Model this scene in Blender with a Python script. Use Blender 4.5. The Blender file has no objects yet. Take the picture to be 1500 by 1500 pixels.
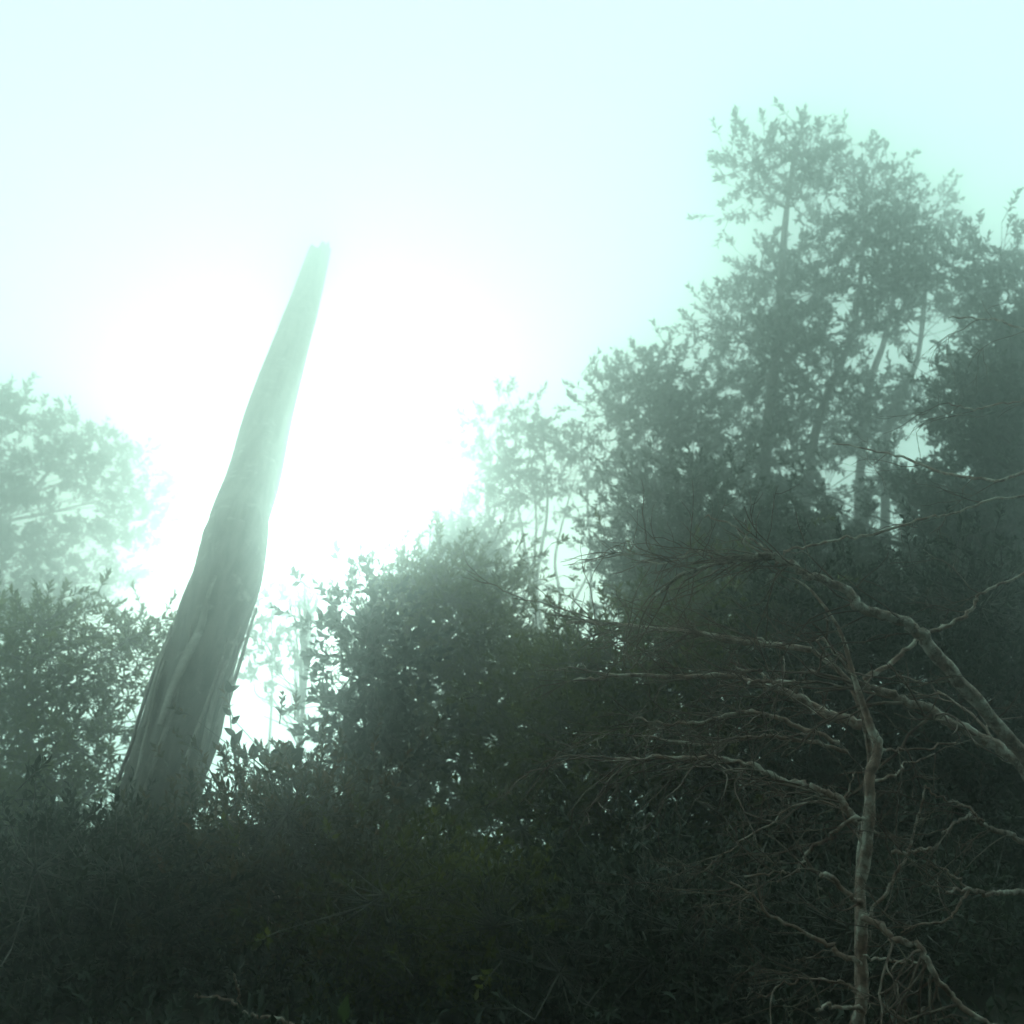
import bpy, math, random
import numpy as np
from mathutils import Vector

# ------------------------------------------------------------------ camera
SC = bpy.context.scene
COL = SC.collection
TILT = math.radians(12.0)
HFOV = math.radians(50.0)
CAM = np.array([0.0, 0.0, 1.6])
F = 750.0 / math.tan(HFOV / 2)
cd = bpy.data.cameras.new('camera')
cd.angle = HFOV
cd.clip_start = 0.05
cd.clip_end = 500
cam = bpy.data.objects.new('camera', cd)
cam.location = CAM
cam.rotation_euler = (math.pi / 2 + TILT, 0, 0)
cd.dof.use_dof = True
cd.dof.focus_distance = 5.5
cd.dof.aperture_fstop = 2.3
COL.objects.link(cam)
SC.camera = cam

# ------------------------------------------------------------------ sky and sun
SUN_EL, SUN_ROT = 9.5, -9.5
SKY_COL = (8.3, 13.8, 12.2)
w = bpy.data.worlds.new('World')
SC.world = w
w.use_nodes = True
nt = w.node_tree
nt.nodes.clear()
o_ = nt.nodes.new('ShaderNodeOutputWorld')
bg = nt.nodes.new('ShaderNodeBackground')
sk = nt.nodes.new('ShaderNodeTexSky')
sk.sky_type = 'NISHITA'
sk.sun_disc = False
sk.sun_elevation = math.radians(SUN_EL)
sk.sun_rotation = math.radians(SUN_ROT)
sk.dust_density = 6
mx = nt.nodes.new('ShaderNodeMix')
mx.data_type = 'RGBA'
mx.inputs[0].default_value = 0.93          # thick white cloud over the clear sky
mx.inputs[7].default_value = (*SKY_COL, 1)
nt.links.new(sk.outputs[0], mx.inputs[6])
nt.links.new(mx.outputs[2], bg.inputs[0])
bg.inputs[1].default_value = 0.1
nt.links.new(bg.outputs[0], o_.inputs[0])

sl = bpy.data.lights.new('sun', 'SUN')
sl.energy = 0.5
sl.angle = math.radians(14)
sl.color = (0.60, 0.94, 0.83)
so = bpy.data.objects.new('sun', sl)
_el, _az = math.radians(SUN_EL), math.radians(SUN_ROT)
sd = Vector((math.sin(_az) * math.cos(_el), math.cos(_az) * math.cos(_el), math.sin(_el)))
so.rotation_euler = sd.to_track_quat('Z', 'Y').to_euler()
so.location = (0, 0, 30)
COL.objects.link(so)

SC.view_settings.view_transform = 'Standard'
SC.view_settings.look = 'None'
SC.view_settings.exposure = 0.0
SC.view_settings.gamma = 1.0
SC.view_settings.use_curve_mapping = False
cy = SC.cycles
cy.max_bounces = 7
cy.diffuse_bounces = 3
cy.glossy_bounces = 2
cy.transmission_bounces = 3
cy.volume_bounces = 4
cy.transparent_max_bounces = 8
cy.use_denoising = True
HAZE_DENSITY = 0.043
HAZE_G = 0.95

# ------------------------------------------------------------------ helpers
ct, st = math.cos(TILT), math.sin(TILT)


def at(px, py, d):
    """world point seen at a pixel of the 1500 px photograph, d metres ahead"""
    x = (px - 750.0) / F * d
    u = (750.0 - py) / F * d
    return np.array([CAM[0] + x, CAM[1] + d * ct - u * st, CAM[2] + d * st + u * ct])


def smooth(a, b, x):
    t = np.clip((x - a) / (b - a), 0, 1)
    return t * t * (3 - 2 * t)


def ground_z(x, y):
    x = np.asarray(x, float)
    y = np.asarray(y, float)
    z = 0.16 * np.sin(x * 0.9 + 1.3) * np.sin(y * 0.7) + 0.07 * np.sin(x * 2.7 + y * 1.9)
    z = z + 11.0 * smooth(-0.8, -11, y)                     # steep unseen rise added behind the viewer to block sky light
    z = z + 5.0 * smooth(-3.5, -11, x) * smooth(8, 3, y)    # side banks added out of view to shade the hollow
    z = z + 5.0 * smooth(4.0, 11, x) * smooth(8, 3, y)
    z = z + 2.6 * smooth(0.5, 9, x) * smooth(5, 13, y)      # bank on the right
    z = z + 0.7 * smooth(-2.2, -6, x) * smooth(4, 9, y)
    z = z - 8.5 * smooth(13, 36, y)                         # the ridge falls away
    z = z - 3.0 * smooth(-12, -28, x) - 3.0 * smooth(16, 28, x)
    return z


def mesh_obj(name, verts, faces, mat, parent=None, smooth_shade=True):
    me = bpy.data.meshes.new(name)
    verts = np.asarray(verts, np.float32)
    faces = np.asarray(faces, np.int32)
    k = faces.shape[1]
    me.vertices.add(len(verts))
    me.vertices.foreach_set('co', verts.ravel())
    me.loops.add(faces.size)
    me.loops.foreach_set('vertex_index', faces.ravel())
    me.polygons.add(len(faces))
    me.polygons.foreach_set('loop_start', np.arange(0, faces.size, k, dtype=np.int32))
    me.polygons.foreach_set('loop_total', np.full(len(faces), k, np.int32))
    me.update(calc_edges=True)
    if smooth_shade:
        me.polygons.foreach_set('use_smooth', np.ones(len(faces), bool))
    me.materials.append(mat)
    o = bpy.data.objects.new(name, me)
    COL.objects.link(o)
    if parent is not None:
        o.parent = parent
        o.matrix_parent_inverse = parent.matrix_basis.inverted()
    return o


def thing(name, label, cat, loc, group=None):
    o = bpy.data.objects.new(name, None)
    o.empty_display_size = 0.3
    o.location = tuple(float(v) for v in loc)
    COL.objects.link(o)
    o['label'] = label
    o['category'] = cat
    if group:
        o['group'] = group
    return o


def catmull(P, n):
    P = np.asarray(P, float)
    if len(P) < 3:
        t = np.linspace(0, 1, n)[:, None]
        return P[0] * (1 - t) + P[-1] * t
    Q = np.vstack([2 * P[0] - P[1], P, 2 * P[-1] - P[-2]])
    s = np.linspace(0, len(P) - 1 - 1e-9, n)
    i = s.astype(int)
    t = (s - i)[:, None] if P.ndim > 1 else s - i
    a, b, c, d = Q[i], Q[i + 1], Q[i + 2], Q[i + 3]
    return 0.5 * (2 * b + (c - a) * t + (2 * a - 5 * b + 4 * c - d) * t * t + (3 * b - a - 3 * c + d) * t ** 3)


class Geo:
    def __init__(self):
        self.v, self.f, self.n = [], [], 0

    def add(self, v, f):
        self.v.append(v)
        self.f.append(f + self.n)
        self.n += len(v)

    def tube(self, C, R, sides=6, rng=None, knob=0.0):
        C = np.asarray(C, float)
        R = np.asarray(R, float)
        n = len(C)
        T = np.gradient(C, axis=0)
        T /= np.linalg.norm(T, axis=1)[:, None] + 1e-12
        up = np.array([0.31, 0.2, 0.93])
        A = np.cross(T, up)
        A /= np.linalg.norm(A, axis=1)[:, None] + 1e-9
        B = np.cross(T, A)
        th = np.arange(sides) * 2 * math.pi / sides
        rr = np.repeat(R[:, None], sides, 1)
        if knob and rng is not None:
            rr = rr * (1 + knob * rng.normal(size=rr.shape)) * (1 + knob * rng.normal(size=(n, 1)))
        V = C[:, None, :] + rr[:, :, None] * (np.cos(th)[None, :, None] * A[:, None, :] + np.sin(th)[None, :, None] * B[:, None, :])
        V = V.reshape(-1, 3)
        i = np.arange(n - 1)[:, None] * sides
        j = np.arange(sides)[None, :]
        j2 = (j + 1) % sides
        Fq = np.stack([i + j, i + j2, i + sides + j2, i + sides + j], -1).reshape(-1, 4)
        cap = []
        if sides >= 4:
            V = np.vstack([V, C[:1], C[-1:]])
            a, b = n * sides, n * sides + 1
            q = np.arange(sides)
            q2 = (q + 1) % sides
            cap.append(np.stack([q2, q, np.full(sides, a), np.full(sides, a)], -1))
            cap.append(np.stack([(n - 1) * sides + q, (n - 1) * sides + q2, np.full(sides, b), np.full(sides, b)], -1))
        # caps are triangles written as two halves of one quad pair to keep quads valid
        self.v.append(V)
        self.f.append(Fq + self.n)
        if cap:
            for c in cap:
                self.tri.append(c[:, :3] + self.n) if hasattr(self, 'tri') else setattr(self, 'tri', [c[:, :3] + self.n])
        self.n += len(V)

    def build(self, name, mat, parent=None):
        V = np.vstack(self.v)
        Q = np.vstack(self.f)
        tri = np.vstack([Q[:, [0, 1, 2]], Q[:, [0, 2, 3]]])
        if hasattr(self, 'tri'):
            tri = np.vstack([tri] + self.tri)
        return mesh_obj(name, V, tri, mat, parent)


def unit(a):
    return a / (np.linalg.norm(a, axis=-1, keepdims=True) + 1e-9)


LEAF_V = np.array([[0, 0, 0], [-0.5, 0.48, 0.12], [0, 0.52, 0], [0.5, 0.48, 0.12], [0, 1, -0.10]])
LEAF_F = np.array([[0, 3, 2], [0, 2, 1], [1, 2, 4], [2, 3, 4]])


def leaves(P, D, N, L, W):
    """many leaves: base points P, directions D, rough normals N, lengths L, widths W"""
    D = unit(D)
    X = unit(np.cross(D, N))
    Z = np.cross(X, D)
    V = (P[:, None, :] + X[:, None, :] * (LEAF_V[None, :, 0:1] * W[:, None, None])
         + D[:, None, :] * (LEAF_V[None, :, 1:2] * L[:, None, None])
         + Z[:, None, :] * (LEAF_V[None, :, 2:3] * L[:, None, None]))
    n = len(P)
    Fx = LEAF_F[None] + (np.arange(n) * 5)[:, None, None]
    return V.reshape(-1, 3), Fx.reshape(-1, 3)


def sprigs(rng, B, D, L, k, ll, lw, spread=0.9, upb=0.35):
    """leaves set round short stems that start at B and run along D"""
    n = len(B)
    D = unit(D)
    ref = unit(rng.normal(size=(n, 3)))
    U = unit(np.cross(D, ref))
    Vv = np.cross(D, U)
    t = np.linspace(0.35, 1.0, k)[None, :] + rng.uniform(-0.05, 0.05, (n, k))
    ang = np.arange(k)[None, :] * 2.399 + rng.uniform(0, 6.28, (n, 1)) + rng.normal(0, 0.3, (n, k))
    rad = U[:, None] * np.cos(ang)[..., None] + Vv[:, None] * np.sin(ang)[..., None]
    sp = spread * (1.45 - 0.85 * t) + rng.normal(0, 0.15, (n, k))
    ld = D[:, None] * np.cos(sp)[..., None] + rad * np.sin(sp)[..., None]
    ld[..., 2] += upb
    P = B[:, None] + D[:, None] * (t * L[:, None])[..., None]
    nn = D[:, None] + rng.normal(0, 0.35, (n, k, 3))
    s = rng.uniform(0.7, 1.2, (n, k))
    return leaves(P.reshape(-1, 3), ld.reshape(-1, 3), nn.reshape(-1, 3), (ll * s).ravel(), (lw * s).ravel())


def stems(B, E, r):
    """thin three sided straight stems from B to E"""
    n = len(B)
    D = unit(E - B)
    A = unit(np.cross(D, np.array([0.3, 0.9, 0.2])))
    C = np.cross(D, A)
    V = []
    for q in range(3):
        a = q * 2.094
        V.append(B + (A * math.cos(a) + C * math.sin(a)) * r)
    for q in range(3):
        a = q * 2.094
        V.append(E + (A * math.cos(a) + C * math.sin(a)) * r * 0.45)
    V = np.stack(V, 1).reshape(-1, 3)
    f = np.array([[0, 1, 4, 3], [1, 2, 5, 4], [2, 0, 3, 5]])
    return V, (f[None] + (np.arange(n) * 6)[:, None, None]).reshape(-1, 4)


# ------------------------------------------------------------------ materials
def new_mat(name):
    m = bpy.data.materials.new(name)
    m.use_nodes = True
    t = m.node_tree
    t.nodes.clear()
    out = t.nodes.new('ShaderNodeOutputMaterial')
    return m, t, out


def ramp(t, stops):
    r = t.nodes.new('ShaderNodeValToRGB')
    e = r.color_ramp.elements
    e[0].position, e[0].color = stops[0][0], (*stops[0][1], 1)
    e[1].position, e[1].color = stops[-1][0], (*stops[-1][1], 1)
    for p, c in stops[1:-1]:
        k = e.new(p)
        k.color = (*c, 1)
    return r


def leaf_mat(name, a, b, c, trans=0.3, rough=0.42):
    m, t, out = new_mat(name)
    geo = t.nodes.new('ShaderNodeNewGeometry')
    tc = t.nodes.new('ShaderNodeTexCoord')
    nz = t.nodes.new('ShaderNodeTexNoise')
    nz.inputs['Scale'].default_value = 1.7
    nz.inputs['Detail'].default_value = 3
    t.links.new(tc.outputs['Object'], nz.inputs['Vector'])
    ad = t.nodes.new('ShaderNodeMath')
    ad.operation = 'MULTIPLY_ADD'
    ad.inputs[1].default_value = 0.55
    t.links.new(geo.outputs['Random Per Island'], ad.inputs[0])
    sb = t.nodes.new('ShaderNodeMath')
    sb.operation = 'MULTIPLY_ADD'
    sb.inputs[1].default_value = 0.9
    sb.inputs[2].default_value = -0.2
    t.links.new(nz.outputs[0], sb.inputs[0])
    t.links.new(sb.outputs[0], ad.inputs[2])
    r = ramp(t, [(0.15, a), (0.55, b), (0.95, c)])
    t.links.new(ad.outputs[0], r.inputs[0])
    p = t.nodes.new('ShaderNodeBsdfPrincipled')
    p.inputs['Roughness'].default_value = rough
    t.links.new(r.outputs[0], p.inputs['Base Color'])
    tr = t.nodes.new('ShaderNodeBsdfTranslucent')
    t.links.new(r.outputs[0], tr.inputs[0])
    ms = t.nodes.new('ShaderNodeMixShader')
    ms.inputs[0].default_value = trans
    t.links.new(p.outputs[0], ms.inputs[1])
    t.links.new(tr.outputs[0], ms.inputs[2])
    t.links.new(ms.outputs[0], out.inputs[0])
    return m


def bark_mat(name, dark, mid, pale, scale=9.0, lichen=0.62, stretch=(1, 1, 0.25), bump=0.5):
    m, t, out = new_mat(name)
    tc = t.nodes.new('ShaderNodeTexCoord')
    mp = t.nodes.new('ShaderNodeMapping')
    mp.inputs['Scale'].default_value = stretch
    t.links.new(tc.outputs['Object'], mp.inputs[0])
    n1 = t.nodes.new('ShaderNodeTexNoise')
    n1.inputs['Scale'].default_value = scale
    n1.inputs['Detail'].default_value = 7
    n1.inputs['Roughness'].default_value = 0.65
    t.links.new(mp.outputs[0], n1.inputs['Vector'])
    n2 = t.nodes.new('ShaderNodeTexNoise')
    n2.inputs['Scale'].default_value = scale * 0.55
    n2.inputs['Detail'].default_value = 8
    n2.inputs['Roughness'].default_value = 0.7
    t.links.new(tc.outputs['Object'], n2.inputs['Vector'])
    r1 = ramp(t, [(0.36, dark), (0.62, mid)])
    t.links.new(n1.outputs[0], r1.inputs[0])
    r2 = ramp(t, [(lichen - 0.06, (0, 0, 0)), (lichen + 0.05, (1, 1, 1))])
    t.links.new(n2.outputs[0], r2.inputs[0])
    mxx = t.nodes.new('ShaderNodeMix')
    mxx.data_type = 'RGBA'
    t.links.new(r2.outputs[0], mxx.inputs[0])
    t.links.new(r1.outputs[0], mxx.inputs[6])
    mxx.inputs[7].default_value = (*pale, 1)
    p = t.nodes.new('ShaderNodeBsdfPrincipled')
    p.inputs['Roughness'].default_value = 0.8
    t.links.new(mxx.outputs[2], p.inputs['Base Color'])
    bp = t.nodes.new('ShaderNodeBump')
    bp.inputs['Strength'].default_value = bump
    bp.inputs['Distance'].default_value = 0.02
    t.links.new(n1.outputs[0], bp.inputs['Height'])
    t.links.new(bp.outputs[0], p.inputs['Normal'])
    t.links.new(p.outputs[0], out.inputs[0])
    return m


M_OLIVE = leaf_mat('olive_leaf', (0.055, 0.060, 0.010), (0.115, 0.118, 0.018), (0.180, 0.160, 0.034), 0.6)
M_YELLOW = leaf_mat('yellow_green_leaf', (0.050, 0.066, 0.014), (0.105, 0.125, 0.024), (0.190, 0.185, 0.050), 0.62)
M_DARK = leaf_mat('dark_glossy_leaf', (0.014, 0.022, 0.012), (0.026, 0.038, 0.018), (0.048, 0.062, 0.030), 0.22, 0.6)
M_GREY = leaf_mat('grey_green_leaf', (0.030, 0.042, 0.026), (0.052, 0.068, 0.042), (0.085, 0.100, 0.062), 0.3)
M_RUST = leaf_mat('rusty_leaf', (0.040, 0.040, 0.014), (0.085, 0.070, 0.022), (0.200, 0.095, 0.045), 0.35)
M_LITTER = leaf_mat('dry_leaf', (0.035, 0.026, 0.018), (0.070, 0.050, 0.034), (0.140, 0.100, 0.070), 0.1, 0.7)
M_FRESH = leaf_mat('fresh_leaf', (0.050, 0.080, 0.020), (0.075, 0.110, 0.026), (0.10, 0.140, 0.040), 0.4)
M_PALE = leaf_mat('pale_glint_leaf', (0.35, 0.33, 0.28), (0.42, 0.40, 0.34), (0.5, 0.48, 0.42), 0.2, 0.6)  # pale base colour that imitates a glint of light
M_SNAG = bark_mat('weathered_snag_wood', (0.050, 0.040, 0.036), (0.150, 0.125, 0.112), (0.240, 0.215, 0.195), 9.0, 0.62, (1, 1, 0.06), 1.0)
M_STRIP = bark_mat('peeling_bark', (0.12, 0.10, 0.09), (0.24, 0.205, 0.185), (0.32, 0.29, 0.27), 8.0, 0.6)
M_BARK = bark_mat('grey_brown_bark', (0.060, 0.050, 0.042), (0.150, 0.128, 0.110), (0.260, 0.250, 0.225), 12.0, 0.62)
M_DEAD = bark_mat('dead_branch_bark', (0.160, 0.080, 0.060), (0.450, 0.285, 0.230), (0.640, 0.590, 0.520), 20.0, 0.545, (1, 1, 1), 0.6)
M_LICHEN = bark_mat('lichen_covered_bark', (0.160, 0.090, 0.070), (0.430, 0.300, 0.250), (0.640, 0.600, 0.540), 30.0, 0.525, (1, 1, 1), 1.0)
M_TWIG = bark_mat('dead_twig_bark', (0.095, 0.050, 0.040), (0.260, 0.155, 0.122), (0.360, 0.290, 0.240), 14.0, 0.56, (1, 1, 1), 0.2)
M_SOIL = bark_mat('forest_soil', (0.018, 0.014, 0.010), (0.050, 0.040, 0.028), (0.040, 0.050, 0.022), 2.5, 0.58, (1, 1, 1), 1.0)

# ------------------------------------------------------------------ ground
gx = np.linspace(-28, 28, 141)
gy = np.linspace(-19, 36, 111)
GX, GY = np.meshgrid(gx, gy)
GZ = ground_z(GX, GY)
GV = np.stack([GX, GY, GZ], -1).reshape(-1, 3)
ii = (np.arange(110)[:, None] * 141 + np.arange(140)[None, :]).ravel()
gnd = mesh_obj('ground', GV, np.stack([ii, ii + 1, ii + 142, ii + 141], -1), M_SOIL)
gnd['kind'] = 'structure'


# ------------------------------------------------------------------ leafy trees and shrubs
def inside(poly, p):
    x, y = p
    c = False
    n = len(poly)
    for i in range(n):
        x1, y1 = poly[i]
        x2, y2 = poly[i - 1]
        if (y1 > y) != (y2 > y) and x < (x2 - x1) * (y - y1) / (y2 - y1) + x1:
            c = not c
    return c


def fill(rng, poly, sep, holes=(), tries=6000, e=0.0):
    P = np.array(poly, float)
    lo, hi = P.min(0), P.max(0)
    pts = []
    for _ in range(tries):
        p = lo + (hi - lo) * rng.random_sample(2)
        if not (inside(poly, p) and inside(poly, p - [0, e]) and inside(poly, p + [0.7 * e, 0]) and inside(poly, p - [0.7 * e, 0])):
            continue
        if any((p[0] - hx) ** 2 / (rx + 0.45 * e) ** 2 + (p[1] - hy) ** 2 / (ry + 0.45 * e) ** 2 < 1 for hx, hy, rx, ry in holes):
            continue
        if all((p[0] - q[0]) ** 2 + (p[1] - q[1]) ** 2 > sep * sep for q in pts):
            pts.append(p)
    return np.array(pts)


def leafy(seed, name, label, cat, group, foot, poly, depth, thick, lmat, sep=45, per=26, k=11, ll=0.10, lw=0.038,
          sig=0.36, flat=0.75, slen=0.38, upb=0.16, holes=(), far=1.0, stems_n=1, tr=0.06, bmat=None, layers=1, limbs=14,
          lift=0.35, crown='crown', fine=0.006, lean=None, trunk_path=None, part_trunk='trunk', pts=None):
    """one tree or shrub: trunk(s), limbs, fine twigs and a crown of separate leaves"""
    rng = np.random.RandomState(seed)
    bmat = bmat or M_BARK
    depth, thick, ll, lw, sig, slen, fine, tr = [v * far for v in (depth, thick, ll, lw, sig, slen, fine, tr)]
    C = [] if pts is None else list(pts)
    for _ in range(layers if pts is None else 0):
        for p in fill(rng, poly, sep, holes, 6000, F / depth * (0.7 * sig + 0.45 * slen)):
            C.append(at(p[0], p[1], depth + rng.uniform(-thick, thick)))
    C = np.array(C)
    g = ground_z(C[:, 0], C[:, 1]) + 0.12
    C[:, 2] = np.maximum(C[:, 2], g)
    fp = at(foot[0], foot[1], depth) if pts is None else np.array(foot)
    bz = float(ground_z(fp[0], fp[1]))
    base = np.array([fp[0], fp[1], bz])
    t = thing(name, label, cat, base, group)
    # trunks
    ctr = C.mean(0)
    top = C[np.argmax(C[:, 2])]
    paths = []
    for s in range(stems_n):
        off = rng.normal(0, 0.10 if stems_n > 1 else 0.0, 3) * [1, 1, 0]
        if trunk_path is not None and s < len(trunk_path):
            pth = [at(a, b, depth + dd) for a, b, dd in trunk_path[s]]
        else:
            tgt = top if s == 0 else C[rng.randint(len(C))]
            b0 = base + off
            m1 = b0 * 0.7 + tgt * 0.3 + rng.normal(0, 0.10, 3)
            m2 = b0 * 0.35 + tgt * 0.65 + rng.normal(0, 0.12, 3)
            pth = [b0 - [0, 0, 0.15], m1, m2, tgt]
        c = catmull(pth, 26)
        r = np.linspace(tr, tr * 0.22, 26) * (0.75 if s else 1.0)
        G = Geo()
        G.tube(c, r, 8, rng, 0.05)
        G.build(part_trunk, bmat, t)
        paths.append(c)
    allp = np.vstack(paths)
    # limbs: from the trunk up to the leaf clusters
    order = rng.permutation(len(C))
    tw = Geo()
    for q, ci in enumerate(order):
        cpt = C[ci]
        d = np.linalg.norm((allp - (cpt - [0, 0, lift])) * [1, 1, 1.3], axis=1)
        low = allp[:, 2] < cpt[2] + 0.1
        d = np.where(low, d, d + 3)
        sp = allp[np.argmin(d)]
        mid = sp * 0.5 + cpt * 0.5 + rng.normal(0, 0.10, 3) + [0, 0, -0.06]
        cc = catmull([sp, mid, cpt], 9)
        ln = np.linalg.norm(cpt - sp)
        if q < limbs:
            G = Geo()
            r0 = min(tr * 0.5, 0.012 + 0.012 * ln)
            G.tube(cc, np.linspace(r0, r0 * 0.3, 9), 6, rng, 0.06)
            G.build('limb', bmat, t)
        else:
            tw.tube(cc, np.linspace(0.006 + 0.006 * ln, 0.004, 9), 4, rng, 0.05)
    # sprigs
    n = len(C) * per
    own = np.repeat(np.arange(len(C)), per)
    off = rng.normal(0, 1, (n, 3)) * sig * [1, 1, flat]
    size = rng.uniform(0.6, 1.25, len(C))[own][:, None]
    off = off * size
    B = C[own] + off
    B[:, 2] = np.maximum(B[:, 2], ground_z(B[:, 0], B[:, 1]) + 0.03)
    D = unit(off) * 0.9 + rng.normal(0, 0.5, (n, 3)) + [0, 0, 0.15 + upb]
    L = slen * rng.uniform(0.6, 1.3, n)
    # airy openings in the crown: no sprigs grow there, only bare limbs cross them
    Mp = B + unit(D) * (L * 0.6)[:, None] - CAM
    dep = Mp[:, 1] * ct + Mp[:, 2] * st
    qx = 750 + F * Mp[:, 0] / dep
    qy = 750 - F * (Mp[:, 2] * ct - Mp[:, 1] * st) / dep
    keep = np.ones(n, bool)
    for hx, hy, rx, ry in list(holes) + (OPENINGS if seed in (31, 32, 33, 34, 35, 42, 43) else []):
        an = np.arctan2((qy - hy) / ry, (qx - hx) / rx)
        rr_ = np.hypot((qx - hx) / rx, (qy - hy) / ry)
        keep &= ~((rr_ < 1 + 0.25 * np.sin(3 * an + hx) + 0.15 * np.sin(7 * an + hy)) & (rng.random_sample(n) < 0.93))
    B, D, L, own = B[keep], D[keep], L[keep], own[keep]
    n = len(B)
    V, Fc = sprigs(rng, B, D, L, k, ll, lw, upb=upb)
    cr = mesh_obj(crown, V, Fc, lmat, t)
    cr['kind'] = 'stuff'
    v, f = stems(B, B + unit(D) * L[:, None], fine)
    tw.add(v, f)
    sel = rng.random_sample(n) < 0.6
    v, f = stems(C[own][sel], B[sel], fine * 1.1)
    tw.add(v, f)
    o = tw.build('twig', bmat, t)
    o['kind'] = 'stuff'
    return t


OPENINGS = [(1252, 690, 30, 22), (1215, 705, 12, 16), (1345, 655, 30, 26), (1300, 640, 12, 14), (1243, 745, 13, 24), (1298, 775, 20, 24), (1312, 815, 12, 12),
            (1360, 500, 26, 40), (1290, 515, 18, 26), (1222, 480, 9, 30), (1018, 655, 6, 26), (960, 700, 9, 14), (1200, 640, 6, 14), (1390, 720, 9, 9)]
TREES = 'leafy trees fading into the mist'
SHRUBS = 'shrubs in the thicket'

# left side
leafy(11, 'broadleaf_tree', 'misty grey-green tree at the left edge with flat airy layers of leaves', 'tree', TREES,
      (-30, 1150), [(-90, 550), (10, 560), (60, 605), (115, 575), (160, 620), (210, 665), (275, 712), (235, 765), (200, 815), (170, 850),
                    (150, 890), (-90, 930)], 13.5, 1.3, M_GREY, sep=46, per=20, k=12, ll=0.095, lw=0.04, sig=0.25, flat=0.3, slen=0.27,
      upb=0.12, far=2.0, tr=0.11, layers=2, limbs=12, holes=[(70, 705, 40, 9), (120, 750, 40, 9), (40, 765, 36, 8), (20, 655, 26, 8), (130, 810, 30, 6), (60, 640, 18, 8)])
leafy(12, 'broadleaf_tree', 'yellow-green bushy tree crowding the left side of the leaning dead trunk', 'tree', TREES,
      (60, 1280), [(-90, 870), (40, 860), (120, 890), (170, 885), (235, 875), (252, 915), (225, 1000), (200, 1080), (170, 1170), (90, 1230), (-90, 1260)],
      11.2, 1.0, M_YELLOW, sep=40, per=21, k=11, ll=0.085, lw=0.033, sig=0.27, flat=0.55, slen=0.28, upb=0.2, tr=0.07, layers=2,
      limbs=14, holes=[(215, 990, 10, 14), (120, 1020, 8, 5), (60, 1060, 8, 5), (90, 960, 8, 4), (30, 990, 7, 4), (150, 930, 8, 5)])
leafy(13, 'shrub', 'leafy shrub showing just right of the leaning dead trunk', 'shrub', SHRUBS,
      (385, 1120), [(355, 900), (385, 880), (402, 862), (414, 890), (420, 945), (440, 960), (400, 1000), (360, 995), (340, 1000)],
      14.5, 0.5, M_GREY, sep=24, per=8, k=10, ll=0.11, lw=0.055, sig=0.15, slen=0.2, far=1.2, tr=0.035, limbs=8)
# middle
leafy(21, 'shrub', 'dark-leaved shrub edging the bright gap beside the bare broom-like tree', 'shrub', SHRUBS,
      (520, 1180), [(495, 930), (515, 890), (535, 840), (570, 840), (590, 920), (580, 1100), (540, 1200), (470, 1190), (492, 1090), (515, 1030), (508, 980)],
      10.0, 0.7, M_DARK, sep=32, per=24, k=10, ll=0.10, lw=0.055, sig=0.24, slen=0.28, tr=0.04, layers=2, limbs=10)
leafy(22, 'shrub', 'tall rounded olive shrub rising in the middle of the thicket', 'shrub', SHRUBS,
      (660, 1280), [(530, 890), (580, 820), (640, 785), (700, 790), (750, 850), (790, 890), (830, 920), (840, 1000), (800, 1150), (700, 1260), (540, 1240), (510, 1120), (535, 980)],
      12.0, 1.1, M_OLIVE, sep=36, per=30, k=12, ll=0.075, lw=0.028, sig=0.26, slen=0.22, tr=0.05, layers=2, limbs=14)
leafy(23, 'shrub', 'low brownish shrub right of the tall olive shrub and under the misty gap', 'shrub', SHRUBS,
      (860, 1320), [(760, 930), (830, 905), (900, 915), (960, 960), (960, 1200), (880, 1300), (740, 1300), (720, 1150), (770, 1050)],
      9.2, 0.9, M_OLIVE, sep=38, per=30, k=12, ll=0.07, lw=0.027, sig=0.26, slen=0.22, tr=0.05, layers=2, limbs=12)
leafy(24, 'slender_tree', 'slender tree of several thin bare stems with leaves only at the top', 'tree', TREES,
      (790, 1000), [(690, 640), (720, 605), (770, 585), (800, 615), (835, 640), (865, 600), (880, 660), (865, 720), (835, 730), (790, 745), (740, 735), (700, 690)],
      14.0, 0.7, M_GREY, sep=38, per=30, k=12, ll=0.09, lw=0.038, sig=0.2, slen=0.26, far=1.6, tr=0.036, stems_n=6, limbs=12, layers=1,
      trunk_path=[[(815, 1000, 0), (786, 870, 0), (802, 740, 0.3), (792, 610, 0.1)],
                  [(800, 1000, 0.1), (776, 850, 0.1), (758, 740, 0.1), (728, 640, -0.4)],
                  [(785, 1000, -0.1), (782, 840, -0.1), (785, 750, -0.1), (770, 610, -0.1)],
                  [(860, 1000, 0), (866, 850, 0), (860, 720, 0), (862, 620, 0)],
                  [(812, 1000, 0), (820, 880, 0), (813, 820, 0), (828, 750, 0.2), (845, 690, 0.2)],
                  [(800, 1000, 0.1), (838, 890, 0.1), (868, 820, 0.2), (885, 700, 0.2)]],
      holes=[(768, 655, 9, 11), (800, 680, 7, 10)])
leafy(25, 'broadleaf_tree', 'low misty tree sloping down left of the slender bare stems', 'tree', TREES,
      (700, 1050), [(580, 810), (625, 765), (665, 735), (700, 715), (750, 760), (770, 830), (760, 880), (640, 900), (570, 880)],
      13.5, 0.9, M_GREY, sep=32, per=30, k=12, ll=0.08, lw=0.034, sig=0.22, slen=0.25, far=1.8, tr=0.06, limbs=10, layers=1)
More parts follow.
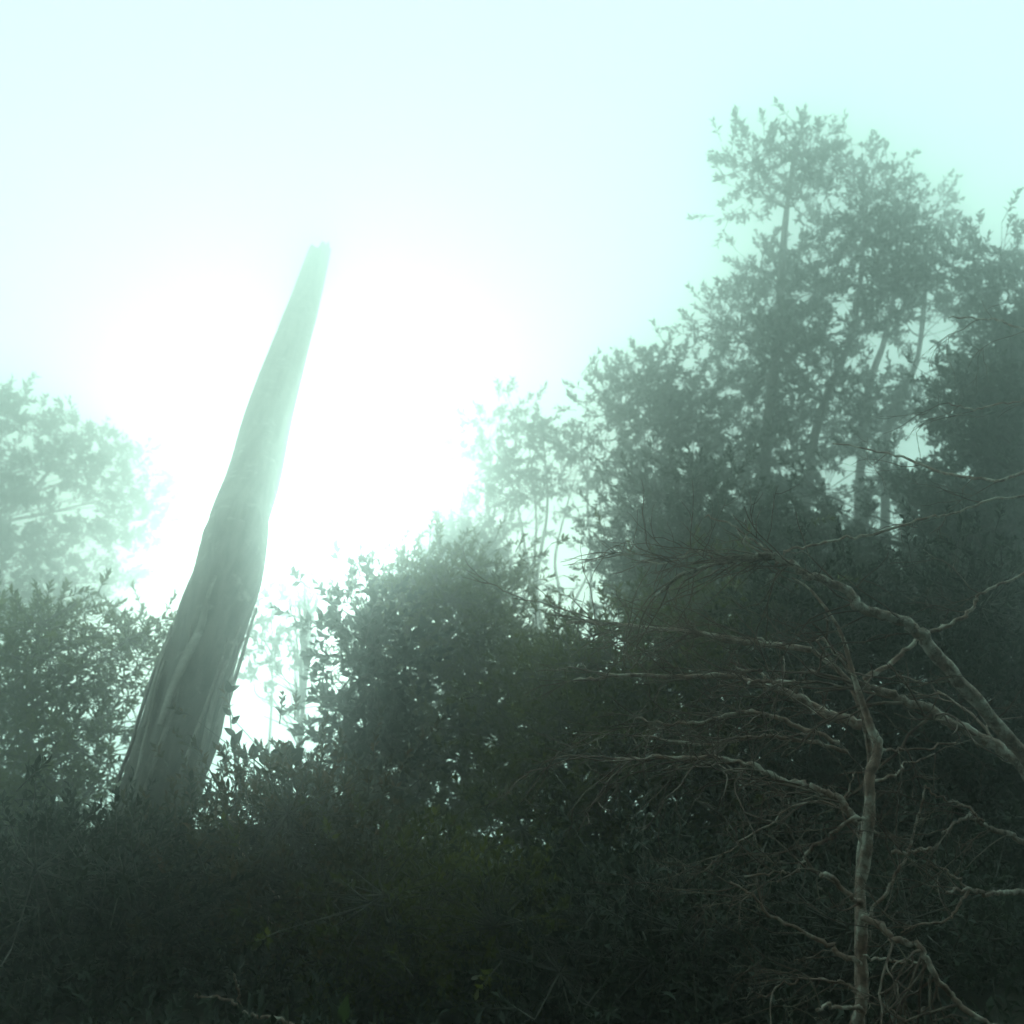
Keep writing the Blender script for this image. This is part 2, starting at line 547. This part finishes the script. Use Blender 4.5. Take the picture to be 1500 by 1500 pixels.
# right side
leafy(31, 'broadleaf_tree', 'rounded misty tree left of the tallest tree with a dense domed crown', 'tree', TREES,
      (960, 1050), [(878, 600), (900, 540), (930, 515), (970, 498), (1020, 530), (1050, 600), (1060, 900), (915, 900), (890, 760), (880, 680)],
      13.0, 1.2, M_GREY, sep=50, per=44, k=12, ll=0.085, lw=0.036, sig=0.23, slen=0.26, far=1.5, tr=0.09, limbs=14, layers=2,
      holes=[(905, 650, 12, 8), (1000, 680, 7, 26), (940, 600, 6, 14)])
leafy(32, 'broadleaf_tree', 'tallest tree with a ragged pointed crown whose top dissolves in mist', 'tree', TREES,
      (1180, 1050), [(1025, 470), (1085, 400), (1110, 330), (1085, 280), (1075, 225), (1130, 195), (1195, 185), (1245, 205), (1285, 250),
                     (1365, 275), (1385, 330), (1420, 410), (1430, 480), (1395, 540), (1380, 660), (1330, 880), (1060, 900), (1050, 700)],
      13.5, 1.4, M_GREY, sep=56, per=40, k=12, ll=0.09, lw=0.036, sig=0.235, slen=0.27, far=1.6, tr=0.095, limbs=18, layers=2, stems_n=4,
      trunk_path=[[(1110, 1050, 0.4), (1120, 700, 0.2), (1140, 480, 0), (1150, 330, 0), (1165, 215, 0)],
                  [(1165, 1050, -0.9), (1190, 660, -1.2), (1250, 480, -0.8), (1270, 300, 0)],
                  [(1300, 1000, 0.3), (1300, 640, 0.4), (1345, 520, 0.4), (1360, 330, 0.2)],
                  [(1250, 1000, 0.5), (1265, 620, 0.6), (1300, 480, 0.6), (1330, 300, 0.5)]],
      holes=[(1218, 300, 26, 18), (1155, 330, 22, 34), (1290, 520, 22, 26), (1360, 500, 30, 42), (1228, 470, 11, 36), (1245, 690, 26, 16),
             (1340, 660, 26, 24), (1295, 750, 16, 30), (1240, 730, 8, 30), (1215, 250, 12, 10), (1140, 255, 14, 16)])
leafy(33, 'broadleaf_tree', 'tree cut off by the right edge with small leafy sprigs standing above it', 'tree', TREES,
      (1500, 1050), [(1432, 290), (1462, 290), (1480, 370), (1515, 400), (1600, 380), (1590, 900), (1400, 900), (1385, 700), (1400, 540), (1440, 500), (1425, 400)],
      12.0, 1.2, M_DARK, sep=46, per=52, k=12, ll=0.085, lw=0.036, sig=0.23, slen=0.26, far=1.5, tr=0.10, limbs=14, layers=2,
      holes=[(1400, 600, 14, 26), (1360, 500, 30, 42), (1340, 660, 26, 24), (1420, 700, 18, 18), (1300, 760, 30, 40), (1440, 760, 12, 10), (1470, 620, 8, 20), (1480, 440, 14, 22)])
leafy(34, 'broadleaf_tree', 'mid-height dark tree filling the right edge between the misty trees and the lichen-spotted limb', 'tree', TREES,
      (1480, 1150), [(1340, 590), (1430, 540), (1600, 470), (1600, 900), (1040, 900), (1080, 760), (1180, 690), (1290, 640)], 13.5, 1.2, M_GREY,
      sep=34, per=26, k=12, ll=0.085, lw=0.036, sig=0.2, slen=0.2, tr=0.07, limbs=16, layers=2,
      holes=[(1245, 695, 34, 26), (1340, 650, 40, 34), (1295, 755, 26, 40), (1240, 745, 18, 36), (1420, 690, 14, 16), (1312, 805, 14, 18), (1180, 730, 12, 16)],
      trunk_path=[[(1480, 1150, 0), (1470, 900, 0), (1500, 700, 0), (1540, 540, 0)]])
leafy(35, 'broadleaf_tree', 'smaller dark tree standing just in front of the misty domed tree', 'tree', TREES,
      (1010, 1100), [(890, 780), (930, 700), (1000, 650), (1080, 700), (1110, 900), (900, 900)], 13.0, 0.9, M_GREY,
      sep=40, per=28, k=12, ll=0.085, lw=0.036, sig=0.28, slen=0.28, tr=0.06, limbs=12, layers=2, holes=[(1000, 700, 6, 20), (905, 760, 10, 10)])

# unseen tree added to shade the foreground: its crown spreads overhead, above the frame
_r = np.random.RandomState(38)
_p = []
while len(_p) < 230:
    q = np.array([_r.uniform(-8.5, 9.5), _r.uniform(-5.5, 7.6), 0])
    q[2] = max(6.3, 1.6 + 1.0 + (q[1] + 0.9) * 0.90) + 1.4 * _r.random_sample() + 0.10 * max(0, 3 - q[1])
    if all(np.linalg.norm((q - k_)[:2]) > 0.62 for k_ in _p):
        _p.append(q)
leafy(38, 'broadleaf_tree', 'added unseen shade tree rooted behind the viewer with its crown overhead above the picture', 'tree', None,
      (-1.2, -3.2, 0), [(0, 0)], 3.0, 0.5, M_DARK, per=30, k=11, ll=0.16, lw=0.075, sig=0.40, flat=0.5, slen=0.4, tr=0.16, limbs=20, pts=_p)

# dark thicket behind the dead branches
for i, (sd_, poly, dep, m_, lab) in enumerate([
    (41, [(930, 860), (1120, 830), (1160, 1000), (1140, 1300), (940, 1320), (900, 1100)], 9.5, M_OLIVE,
     'dark shrub under the domed tree behind the low dead twigs'),
    (42, [(1100, 830), (1330, 830), (1360, 1050), (1340, 1330), (1110, 1330)], 9.0, M_DARK,
     'deep dark shrub directly behind the upright dead tree'),
    (43, [(1320, 820), (1580, 800), (1590, 1330), (1330, 1330)], 8.5, M_DARK,
     'deep dark shrub behind the thick lichen-spotted dead limb at the right edge'),
    (44, [(205, 1260), (300, 1225), (345, 1115), (450, 1105), (520, 1110), (560, 1230), (520, 1330), (300, 1350), (200, 1280)], 7.6, M_RUST,
     'low shrub with rusty tinted leaves in front of the bright gap'),
    (45, [(-60, 1210), (120, 1190), (250, 1220), (300, 1330), (260, 1420), (-60, 1430)], 7.0, M_DARK,
     'low dark shrub in the bottom left corner of the thicket'),
    (46, [(480, 1250), (640, 1230), (760, 1260), (780, 1400), (480, 1420)], 7.2, M_OLIVE,
     'low dark shrub at the foot of the tall olive shrub'),
    (47, [(760, 1270), (960, 1240), (1080, 1280), (1080, 1420), (760, 1430)], 7.0, M_DARK,
     'low black-green shrub left of the upright dead tree at ground level'),
    (48, [(1080, 1290), (1300, 1270), (1580, 1290), (1580, 1480), (1080, 1470)], 7.2, M_DARK,
     'low dark shrub at ground level behind the lowest dead branches'),
]):
    xs = [p[0] for p in poly]
    leafy(sd_, 'shrub', lab, 'shrub', SHRUBS, (sum(xs) / len(xs), 1380), poly, dep, 0.9, m_, sep=40, per=34, k=12,
          ll=0.066, lw=0.028, sig=0.29, slen=0.24, tr=0.035, limbs=9, layers=2)

# ------------------------------------------------------------------ bare broom-like tree in the gap
rng = np.random.RandomState(61)
bb = at(440, 1130, 15.5)
bb[2] = ground_z(bb[0], bb[1])
t = thing('broom_tree', 'thin bare broom-like tree of fine upright stems in the bright gap', 'tree', bb)
G = Geo()
G.tube(catmull([bb - [0, 0, 0.1], at(442, 1060, 15.5), at(447, 960, 15.5), at(447, 850, 15.5)], 20), np.linspace(0.035, 0.008, 20), 6, rng, 0.05)
G.build('trunk', M_BARK, t)
for q in range(34):
    y0 = rng.uniform(1010, 1095)
    s = at(440 + rng.normal(0, 3), y0, 15.5 + rng.normal(0, 0.1))
    if q < 20:
        e = at(446 + rng.normal(0, 12), rng.uniform(850, 960), 15.5 + rng.normal(0, 0.25))
    else:
        e = at(rng.uniform(378, 432), y0 - rng.uniform(10, 75), 15.5 + rng.normal(0, 0.3))
    G = Geo()
    G.tube(catmull([s, s * 0.5 + e * 0.5 + rng.normal(0, 0.04, 3), e], 8), np.linspace(0.013, 0.006, 8), 4)
    G.build('stem', M_BARK, t)
nb = 150
yy = rng.uniform(855, 990, nb)
Bp = np.array([at(446 + rng.normal(0, 7 + (y - 850) * 0.09), y, 15.5 + rng.normal(0, 0.2)) for y in yy])
Dp = rng.normal(0, 0.28, (nb, 3)) + [0, 0, 1]
V, Fc = sprigs(rng, Bp, Dp, np.full(nb, 0.35), 14, 0.075, 0.012, 0.5, 0.5)
c = mesh_obj('crown', V, Fc, M_GREY, t)
c['kind'] = 'stuff'

# ------------------------------------------------------------------ leaning dead trunk
rng = np.random.RandomState(6)
TR = [(1290, 190, 112, 8.2), (1165, 230, 106, 8.6), (1077, 258, 108, 9.0), (1005, 280, 110, 9.4), (950, 300, 107, 9.8), (900, 315, 108, 10.2),
      (843, 335, 103, 10.7), (787, 345, 97, 11.3), (750, 354, 88, 12.2), (693, 373, 80, 13.6), (603, 395, 70, 16.2), (510, 424, 56, 19.6),
      (443, 446, 46, 25.0), (378, 465, 35, 32.0)]
cen = [at(x, y, d) for y, x, ww, d in TR]
rad = [ww * 0.93 / 2 / F * d for y, x, ww, d in TR]
n = 150
Cc = catmull(cen, n)
Rr = catmull(np.array(rad)[:, None], n)[:, 0]
foot = Cc[0].copy()
foot[2] = ground_z(foot[0], foot[1])
snag = thing('dead_tree', 'big pale dead tree trunk without branches leaning right into the mist', 'tree', foot)
S = 40
T = unit(np.gradient(Cc, axis=0))
A = unit(np.cross(T, [0, 1, 0.2]))
Bv = np.cross(T, A)
th = np.arange(S) / S * 2 * math.pi
ph = rng.uniform(0, 6.28, 8)
V = []
grain = 0.018 * rng.normal(size=S)
sl_ = np.linspace(0, 1, n)
for i in range(n):
    low = max(0, 1 - sl_[i] * 2.4)
    rr = np.ones(S)
    rr += (0.035 + 0.07 * low) * np.sin(5 * th + ph[0] + sl_[i] * 2.0) + (0.025 + 0.06 * low) * np.sin(9 * th + ph[1] - sl_[i] * 3)
    rr += 0.022 * np.sin(17 * th + ph[2] + sl_[i] * 6) + grain + 0.003 * rng.normal(size=S)
    V.append(Cc[i] + Rr[i] * rr[:, None] * (np.cos(th)[:, None] * A[i] + np.sin(th)[:, None] * Bv[i]))
V = np.array(V)
V[-1] += T[-1] * (2.4 * rng.random_sample(S) ** 3 + 1.6 * np.maximum(0, np.sin(th * 2 + 1)))[:, None]   # splintered top
V[0, :, 2] = np.minimum(V[0, :, 2], foot[2] - 0.1)
i = np.arange(n - 1)[:, None] * S
j = np.arange(S)[None, :]
j2 = (j + 1) % S
Q = np.stack([i + j, i + j2, i + S + j2, i + S + j], -1).reshape(-1, 4)
V = V.reshape(-1, 3)
V = np.vstack([V, [Cc[-1] - T[-1] * 0.15]])
tri = np.vstack([Q[:, [0, 1, 2]], Q[:, [0, 2, 3]], np.stack([(n - 1) * S + j[0], (n - 1) * S + j2[0], np.full(S, n * S)], -1)])
ax = Vector(Cc[-1] - Cc[0]).normalized().to_track_quat('Z', 'Y').to_matrix().to_4x4()
ax.translation = Vector(Cc[0])
inv = np.array(ax.inverted())
o = mesh_obj('trunk', V @ inv[:3, :3].T + inv[:3, 3], tri, M_SNAG, snag)
o.matrix_basis = ax
# long peeling strips of bark on the lower trunk, some hanging loose
for q in range(15):
    a = rng.uniform(-0.1 * math.pi, 1.1 * math.pi)     # the side that faces the viewer
    i0 = rng.randint(4, 22)
    i1 = i0 + rng.randint(22, 46)
    wv = rng.uniform(0.018, 0.045)
    lines = []
    for ii_ in np.linspace(i0, i1, 12).astype(int):
        u = (ii_ - i0) / (i1 - i0)
        aa = a + 0.12 * math.sin(u * 4 + q)
        out_ = 1.10 + 0.10 * (1 - u) ** 2 * rng.uniform(0.5, 1.4)
        nrm = math.cos(aa) * A[ii_] + math.sin(aa) * Bv[ii_]
        tan = -math.sin(aa) * A[ii_] + math.cos(aa) * Bv[ii_]
        c0 = Cc[ii_] + nrm * Rr[ii_] * out_
        wz = wv * (0.4 + 0.6 * math.sin(math.pi * min(1, u + 0.15)))
        lines.append([c0 - tan * wz, c0 + nrm * 0.012, c0 + tan * wz, c0 - nrm * 0.02])
    L_ = np.array(lines).reshape(-1, 3)
    m = 12
    i_ = np.arange(m - 1)[:, None] * 4
    j_ = np.arange(4)[None, :]
    Qs = np.stack([i_ + j_, i_ + (j_ + 1) % 4, i_ + 4 + (j_ + 1) % 4, i_ + 4 + j_], -1).reshape(-1, 4)
    mesh_obj('bark_strip', L_, Qs, M_STRIP, snag)


# ------------------------------------------------------------------ dead branches in front
def px_path(pts, d0, d1):
    n_ = len(pts)
    return [at(p[0], p[1], d0 + (d1 - d0) * k_ / (n_ - 1)) for k_, p in enumerate(pts)]


def branch(root, name, pts, w0, w1, d0, d1, rng, mat=M_DEAD, twg=None, ntw=0, bias=(-0.6, 0.15, -0.2), tl=0.42):
    """a knobbly limb along pixel points; w0, w1 are widths in photo pixels"""
    P = px_path(pts, d0, d1)
    n_ = max(14, len(pts) * 6)
    c_ = catmull(P, n_)
    ln = np.linalg.norm(np.diff(c_, axis=0), axis=1).sum()
    c_[1:-1] += rng.normal(0, 0.004, (n_ - 2, 3))
    wv = np.cumsum(rng.normal(0, 0.004, (n_, 3)), 0)
    c_ += wv - np.linspace(0, 1, n_)[:, None] * wv[-1]
    r0, r1 = w0 * 0.57 / F * d0, w1 * 0.57 / F * d1
    g_ = Geo()
    g_.tube(c_, np.linspace(r0, r1, n_) * (1 + 0.045 * np.sin(np.linspace(0, 3 + n_ / 5, n_) + rng.uniform(0, 6))), 9, rng, 0.035)
    g_.build(name, mat, root)
    if twg is not None:
        for _ in range(int(ntw * 1.5)):
            k_ = rng.randint(int(n_ * 0.15), n_)
            s_ = c_[k_]
            tg = unit((c_[min(k_ + 1, n_ - 1)] - c_[k_ - 1])[None])[0]
            d_ = unit((tg * 0.6 + np.array(bias) + rng.normal(0, 0.42, 3))[None])[0]
            twig(twg, s_, d_, tl * rng.uniform(0.4, 1.3), max(0.0028, r1 * 0.6), rng, 2)


def twig(g_, s_, d_, ln, r, rng, lev):
    m_ = 8
    pts = [s_]
    dd = d_.copy()
    for _ in range(m_):
        dd = unit((dd + rng.normal(0, 0.16, 3))[None])[0]
        pts.append(pts[-1] + dd * ln / m_)
    pts = np.array(pts)
    g_.tube(pts, np.linspace(r, r * 0.45, m_ + 1), 5)
    if lev:
        for _ in range(rng.randint(1, 4)):
            k_ = rng.randint(2, m_)
            nd = unit((dd * 0.8 + rng.normal(0, 0.55, 3))[None])[0]
            twig(g_, pts[k_], nd, ln * rng.uniform(0.35, 0.7), r * 0.7, rng, lev - 1)


rng = np.random.RandomState(71)
# the upright dead tree
TRUNK = [(1248, 1640), (1250, 1540), (1254, 1500), (1264, 1460), (1262, 1400), (1262, 1340), (1260, 1300), (1270, 1240), (1274, 1180), (1274, 1136), (1284, 1108),
         (1286, 1088), (1276, 1068), (1268, 1044), (1256, 1008), (1248, 982), (1236, 938), (1220, 906), (1196, 874), (1180, 858), (1160, 846)]
fb = at(1248, 1640, 4.4)
gz = float(ground_z(fb[0], fb[1]))
deadA = thing('dead_tree', 'upright crooked dead tree with bare twisted branches at lower right', 'tree', (fb[0], fb[1], gz))
P0 = [np.array([fb[0] - 0.02, fb[1], gz - 0.1])] + px_path(TRUNK, 4.4, 5.0)
cc = catmull(P0, 120)
ws = np.interp(np.linspace(0, 1, 120), [0, .12, .3, .5, .62, .72, .85, 1.0], [20, 19, 18, 18, 16, 10, 6, 3])
G = Geo()
G.tube(cc, ws * 0.44 / F * 4.6, 12, rng, 0.06)
G.build('trunk', M_DEAD, deadA)
twA = Geo()
for pts, w0, w1, d0, d1, ntw in [
    ([(1260, 1204), (1244, 1184), (1220, 1162), (1204, 1152), (1180, 1142), (1148, 1142), (1116, 1126), (1076, 1115), (1032, 1105), (960, 1107), (900, 1112)], 11, 4, 4.6, 4.9, 14),
    ([(1266, 1200), (1248, 1208), (1212, 1236), (1180, 1260), (1172, 1272), (1140, 1276), (1090, 1284)], 6, 2, 4.55, 4.5, 6),
    ([(1258, 1322), (1252, 1316), (1220, 1286), (1204, 1280)], 8, 5, 4.5, 4.3, 2),
    ([(1262, 1412), (1236, 1400), (1216, 1388), (1148, 1356), (1108, 1312), (1072, 1292)], 8, 2, 4.45, 4.6, 8),
    ([(1262, 1346), (1280, 1352), (1300, 1366), (1332, 1380), (1352, 1396), (1372, 1432), (1404, 1472), (1436, 1486), (1480, 1510)], 9, 7, 4.5, 4.2, 7),
    ([(1266, 1356), (1280, 1344), (1312, 1292), (1332, 1248), (1344, 1208), (1356, 1152)], 5, 3, 4.5, 4.7, 3),
    ([(1258, 1478), (1252, 1476), (1220, 1474), (1196, 1480)], 6, 4, 4.4, 4.2, 1),
    ([(1262, 1460), (1256, 1454), (1236, 1440), (1204, 1432), (1156, 1440), (1110, 1462)], 5, 2, 4.4, 4.4, 5),
    ([(1262, 1400), (1310, 1410), (1360, 1408)], 4, 2, 4.45, 4.6, 3),
    ([(1284, 1100), (1310, 1098), (1350, 1094), (1400, 1088)], 4, 2, 4.7, 4.9, 3),
    ([(1274, 1150), (1310, 1140), (1330, 1125), (1370, 1104)], 4, 2, 4.7, 4.9, 3),
    ([(1248, 985), (1226, 962), (1210, 945), (1196, 938)], 5, 3, 4.85, 5.0, 3),
    ([(1270, 1246), (1230, 1190), (1254, 1130)], 3, 2, 4.6, 4.8, 2),
]:
    branch(deadA, 'branch', pts, w0, w1, d0, d1, rng, M_DEAD, twA, ntw)
o = twA.build('twig', M_TWIG, deadA)
o['kind'] = 'stuff'

# the second dead tree, rooted beyond the right edge
fb = at(1600, 1640, 4.8)
gz = float(ground_z(fb[0], fb[1]))
deadB = thing('dead_tree', 'dead tree with thick lichen-spotted limbs reaching in from the right edge', 'tree', (fb[0], fb[1], gz))
G = Geo()
G.tube(catmull([np.array([fb[0], fb[1], gz - 0.1]), at(1590, 1450, 4.8), at(1560, 1280, 4.8), at(1540, 1170, 4.8)], 24), np.linspace(0.065, 0.04, 24), 10, rng, 0.05)
G.build('trunk', M_DEAD, deadB)
twB = Geo()
for pts, w0, w1, d0, d1, ntw in [
    ([(1542, 1176), (1500, 1110), (1436, 1030), (1380, 958), (1340, 918), (1320, 904), (1268, 892), (1254, 882), (1244, 872), (1180, 852), (1158, 840),
      (1140, 828), (1116, 822), (1060, 824), (1020, 832), (980, 850), (955, 880)], 20, 4, 4.7, 4.9, 22),
    ([(1542, 1172), (1492, 1118), (1448, 1086), (1400, 1062), (1360, 1038), (1324, 1022), (1280, 1010), (1256, 1000)], 18, 8, 4.8, 5.0, 6),
    ([(1262, 994), (1300, 970), (1340, 938), (1360, 924), (1412, 898), (1428, 878), (1440, 866), (1500, 844), (1560, 830)], 7, 3, 5.0, 5.3, 3),
    ([(1070, 824), (1052, 824), (1036, 812), (1008, 814), (980, 828), (940, 822)], 4, 2, 5.15, 5.2, 9),
    ([(1136, 826), (1148, 806), (1188, 798), (1260, 782), (1340, 758), (1380, 750), (1440, 735), (1540, 715)], 4, 3, 5.2, 5.6, 2),
    ([(1140, 826), (1108, 798), (1072, 774), (1032, 758)], 4, 2, 5.2, 5.4, 1),
    ([(1560, 1262), (1500, 1236), (1468, 1220), (1440, 1200), (1408, 1200), (1380, 1220)], 9, 3, 4.75, 4.5, 4),
    ([(1440, 1200), (1436, 1196), (1412, 1180), (1392, 1172), (1372, 1166), (1356, 1150)], 4, 2, 4.6, 4.6, 2),
    ([(1580, 1310), (1500, 1306), (1460, 1306), (1420, 1304), (1388, 1308)], 9, 3, 4.75, 4.4, 3),
    ([(1420, 1304), (1400, 1340), (1350, 1350), (1320, 1366)], 4, 2, 4.5, 4.4, 3),
    ([(1430, 1306), (1390, 1284), (1362, 1266)], 4, 2, 4.5, 4.6, 1),
    ([(1304, 1250), (1340, 1245), (1364, 1242)], 5, 4, 4.55, 4.5, 0),
    ([(1540, 680), (1470, 700), (1400, 690), (1330, 668), (1270, 655), (1220, 650)], 5, 2, 5.6, 6.4, 3),
    ([(1540, 570), (1480, 590), (1430, 600), (1390, 590)], 3, 2, 6.0, 6.4, 3),
    ([(1560, 480), (1500, 485), (1450, 470), (1390, 465)], 4, 2, 6.4, 6.8, 2),
]:
    branch(deadB, 'branch', pts, w0, w1, d0, d1, rng, M_LICHEN if w0 > 8 else M_DEAD, twB, ntw)
o = twB.build('twig', M_TWIG, deadB)
o['kind'] = 'stuff'

# dead limbs that run to the left behind the upright dead tree
fb = at(1256, 1500, 5.6)
gz = float(ground_z(fb[0], fb[1]))
deadC = thing('dead_tree', 'dead thin tree whose long bare branches reach left behind the upright dead tree', 'tree', (fb[0], fb[1], gz))
G = Geo()
G.tube(catmull([np.array([fb[0], fb[1], gz - 0.1]), at(1258, 1300, 5.6), at(1276, 1130, 5.6), at(1250, 1010, 5.6), at(1190, 952, 5.6)], 30), np.linspace(0.026, 0.011, 30), 9, rng, 0.05)
G.build('trunk', M_DEAD, deadC)
twC = Geo()
for pts, w0, w1, d0, d1, ntw in [
    ([(1190, 952), (1100, 944), (1032, 932), (980, 922), (900, 916), (830, 912)], 9, 4, 5.6, 6.0, 12),
    ([(1135, 946), (1128, 944), (1116, 934), (1090, 932), (1040, 930)], 4, 2, 5.6, 5.7, 4),
    ([(1262, 1060), (1212, 1046), (1188, 1038), (1140, 1018), (1100, 1002), (1072, 992), (1000, 988), (900, 990), (840, 998)], 14, 4, 5.55, 6.0, 16),
    ([(1096, 1001), (1130, 1001), (1164, 997)], 5, 4, 5.6, 5.4, 1),
    ([(1118, 1004), (1118, 994), (1114, 984), (1090, 984), (1070, 970)], 4, 2, 5.6, 5.7, 3),
    ([(1230, 1090), (1150, 1060), (1110, 1048), (1060, 1052), (1000, 1060), (930, 1052)], 7, 3, 5.5, 5.7, 12),
    ([(1240, 1100), (1160, 1080), (1100, 1080), (1040, 1090), (940, 1078)], 6, 3, 5.5, 5.7, 12),
    ([(1290, 1220), (1200, 1170), (1120, 1210), (1050, 1260)], 3, 2, 5.6, 5.8, 8),
]:
    branch(deadC, 'branch', pts, w0, w1, d0, d1, rng, M_DEAD, twC, ntw, (-0.8, 0.1, -0.05), 0.5)
o = twC.build('twig', M_TWIG, deadC)
o['kind'] = 'stuff'

# fallen branches in the lower left
for lab, sets in [
    ('pale fallen branch lying lowest at the bottom left of the picture', [
        ([(285, 1462), (300, 1460), (333, 1460), (353, 1473), (377, 1487), (410, 1497), (460, 1520)], 3, 5),
        ([(353, 1473), (350, 1453), (343, 1427)], 4, 3)]),
    ('thin grey dead branch slanting down below the rusty shrub', [
        ([(300, 1240), (310, 1253), (343, 1287), (370, 1313), (410, 1370)], 3, 5),
        ([(343, 1287), (346, 1260)], 3, 2)]),
    ('thin forked dead branch standing against the rusty shrub', [
        ([(320, 1180), (327, 1190), (353, 1217), (353, 1247), (387, 1287), (430, 1340)], 3, 5),
        ([(353, 1217), (362, 1185), (360, 1165)], 3, 2)]),
]:
    low_ = lab.startswith(('pale', 'faint'))
    d = 6.0 if low_ else 7.4
    p = at(*sets[0][0][0], d)
    t = thing('fallen_branch', lab, 'branch', p, 'dead branches on the ground')
    for pts, w0, w1 in sets:
        branch(t, 'branch', pts, w0, w1, d, d - 0.3, rng, M_DEAD)

# ------------------------------------------------------------------ single leaves that can be told apart
def leaf_obj(px, py, d, tipx, tipy, wid, mat, parent=None, name='leaf'):
    a, b = at(px, py, d), at(tipx, tipy, d - 0.02)
    L_ = np.linalg.norm(b - a)
    D_ = (b - a) / L_
    X_ = unit(np.cross(D_, [0.15, -1, 0.25])[None])[0]
    Z_ = np.cross(X_, D_)
    V_, m_ = [], 7
    for k_ in range(m_):
        u = k_ / (m_ - 1)
        hw = wid * L_ * math.sin(math.pi * (0.04 + 0.93 * u) ** 0.85)
        c_ = a + D_ * u * L_ + Z_ * (0.10 * L_ * math.sin(u * 3))
        V_ += [c_ - X_ * hw + Z_ * hw * 0.35, c_, c_ + X_ * hw + Z_ * hw * 0.35]
    f_ = []
    for k_ in range(m_ - 1):
        q = k_ * 3
        f_ += [[q, q + 1, q + 4, q + 3], [q + 1, q + 2, q + 5, q + 4]]
    return mesh_obj(name, V_, f_, mat, parent)


bp = at(400, 1180, 7.9)
bp[2] = ground_z(bp[0], bp[1])
t = thing('seedling_shrub', 'sparse shrub with broad leaves outlined against the bright gap', 'shrub', bp)
for pth in ([(345, 1200), (345, 1130), (338, 1060), (336, 1010)], [(370, 1200), (372, 1140), (372, 1095)], [(425, 1200), (428, 1140), (420, 1090)]):
    G = Geo()
    G.tube(catmull([at(a, b, 7.9) for a, b in pth], 12), np.linspace(0.008, 0.003, 12), 5)
    G.build('stem', M_BARK, t)
for a, b, c_, d_, wd in [(343, 1100, 340, 1074, .16), (343, 1092, 356, 1068, .2), (372, 1112, 371, 1088, .3), (372, 1100, 386, 1098, .3),
                         (400, 1115, 412, 1092, .3), (414, 1112, 422, 1086, .3), (425, 1112, 428, 1088, .3), (428, 1112, 446, 1096, .35), (340, 1060, 352, 1048, .25),
                         (338, 1048, 326, 1036, .25), (337, 1015, 332, 996, .25), (345, 1078, 328, 1066, .22), (338, 1012, 352, 1004, .22),
                         (430, 1120, 444, 1106, .35), (385, 1120, 392, 1096, .3), (360, 1112, 352, 1098, .3)]:
    leaf_obj(a, b, 7.9, c_, d_, wd, M_DARK, t)

sp = at(502, 1500, 5.2)
sp[2] = ground_z(sp[0], sp[1])
t = thing('seedling', 'small seedling with one bright green pointed leaf at the bottom edge', 'plant', sp)
G = Geo()
G.tube(catmull([sp - [0, 0, .03], at(500, 1500, 5.2)], 6), np.linspace(0.004, 0.0025, 6), 5)
G.build('stem', M_BARK, t)
leaf_obj(500, 1498, 5.2, 509, 1457, .2, M_FRESH, t)
leaf_obj(500, 1500, 5.2, 482, 1464, .13, M_DARK, t)

t = leaf_obj(690, 1434, 6.0, 706, 1429, .16, M_PALE, None, 'glint_leaf')  # pale leaf shape added to stand in for a glint
t['label'] = 'tiny pale leaf shape standing in for a glint in the dark undergrowth at middle bottom'
t['category'] = 'leaf'

# ------------------------------------------------------------------ undergrowth and leaf litter
rng = np.random.RandomState(91)
n = 5200
X = rng.uniform(-7, 8, n)
Y = rng.uniform(3.6, 15, n)
B = np.stack([X, Y, ground_z(X, Y)], -1)
D = rng.normal(0, 0.45, (n, 3)) + [0, 0, 1]
V, Fc = sprigs(rng, B, D, rng.uniform(0.12, 0.5, n), 9, 0.085, 0.03, 1.0, 0.2)
o = mesh_obj('undergrowth', V, Fc, M_DARK)
o['kind'] = 'stuff'
o['label'] = 'dark leafy undergrowth covering the forest floor'
o['category'] = 'undergrowth'
n = 9000
X = rng.uniform(-8, 9, n)
Y = rng.uniform(2.5, 13, n)
B = np.stack([X, Y, ground_z(X, Y) + 0.012], -1)
D = rng.normal(0, 1, (n, 3)) * [1, 1, 0.15]
V, Fc = leaves(B, D, rng.normal(0, 0.3, (n, 3)) + [0, 0, 1], rng.uniform(0.05, 0.1, n), rng.uniform(0.02, 0.045, n))
o = mesh_obj('leaf_litter', V, Fc, M_LITTER)
o['kind'] = 'stuff'
o['label'] = 'dry brown leaf litter scattered on the forest floor'
o['category'] = 'leaf litter'

# ------------------------------------------------------------------ haze
m, t_, out = new_mat('mist')
pv = t_.nodes.new('ShaderNodeVolumePrincipled')
pv.inputs['Color'].default_value = (0.985, 0.99, 0.985, 1)
pv.inputs['Density'].default_value = HAZE_DENSITY
pv.inputs['Anisotropy'].default_value = HAZE_G
t_.links.new(pv.outputs[0], out.inputs['Volume'])
x0, x1, y0, y1 = -28.6, 28.6, -19.6, 36.6
zs = [float((np.array(o.bound_box)[:, 2]).max()) for o in SC.objects if o.type == 'MESH']
z0, z1 = float(GZ.min()) - 1.0, max(zs) + 0.6
hv = [(x, y, z) for z in (z0, z1) for x, y in ((x0, y0), (x1, y0), (x1, y1), (x0, y1))]
hf = [(3, 2, 1, 0), (4, 5, 6, 7), (0, 1, 5, 4), (1, 2, 6, 5), (2, 3, 7, 6), (3, 0, 4, 7)]
hz = mesh_obj('haze', hv, hf, m, None, False)
hz['kind'] = 'stuff'
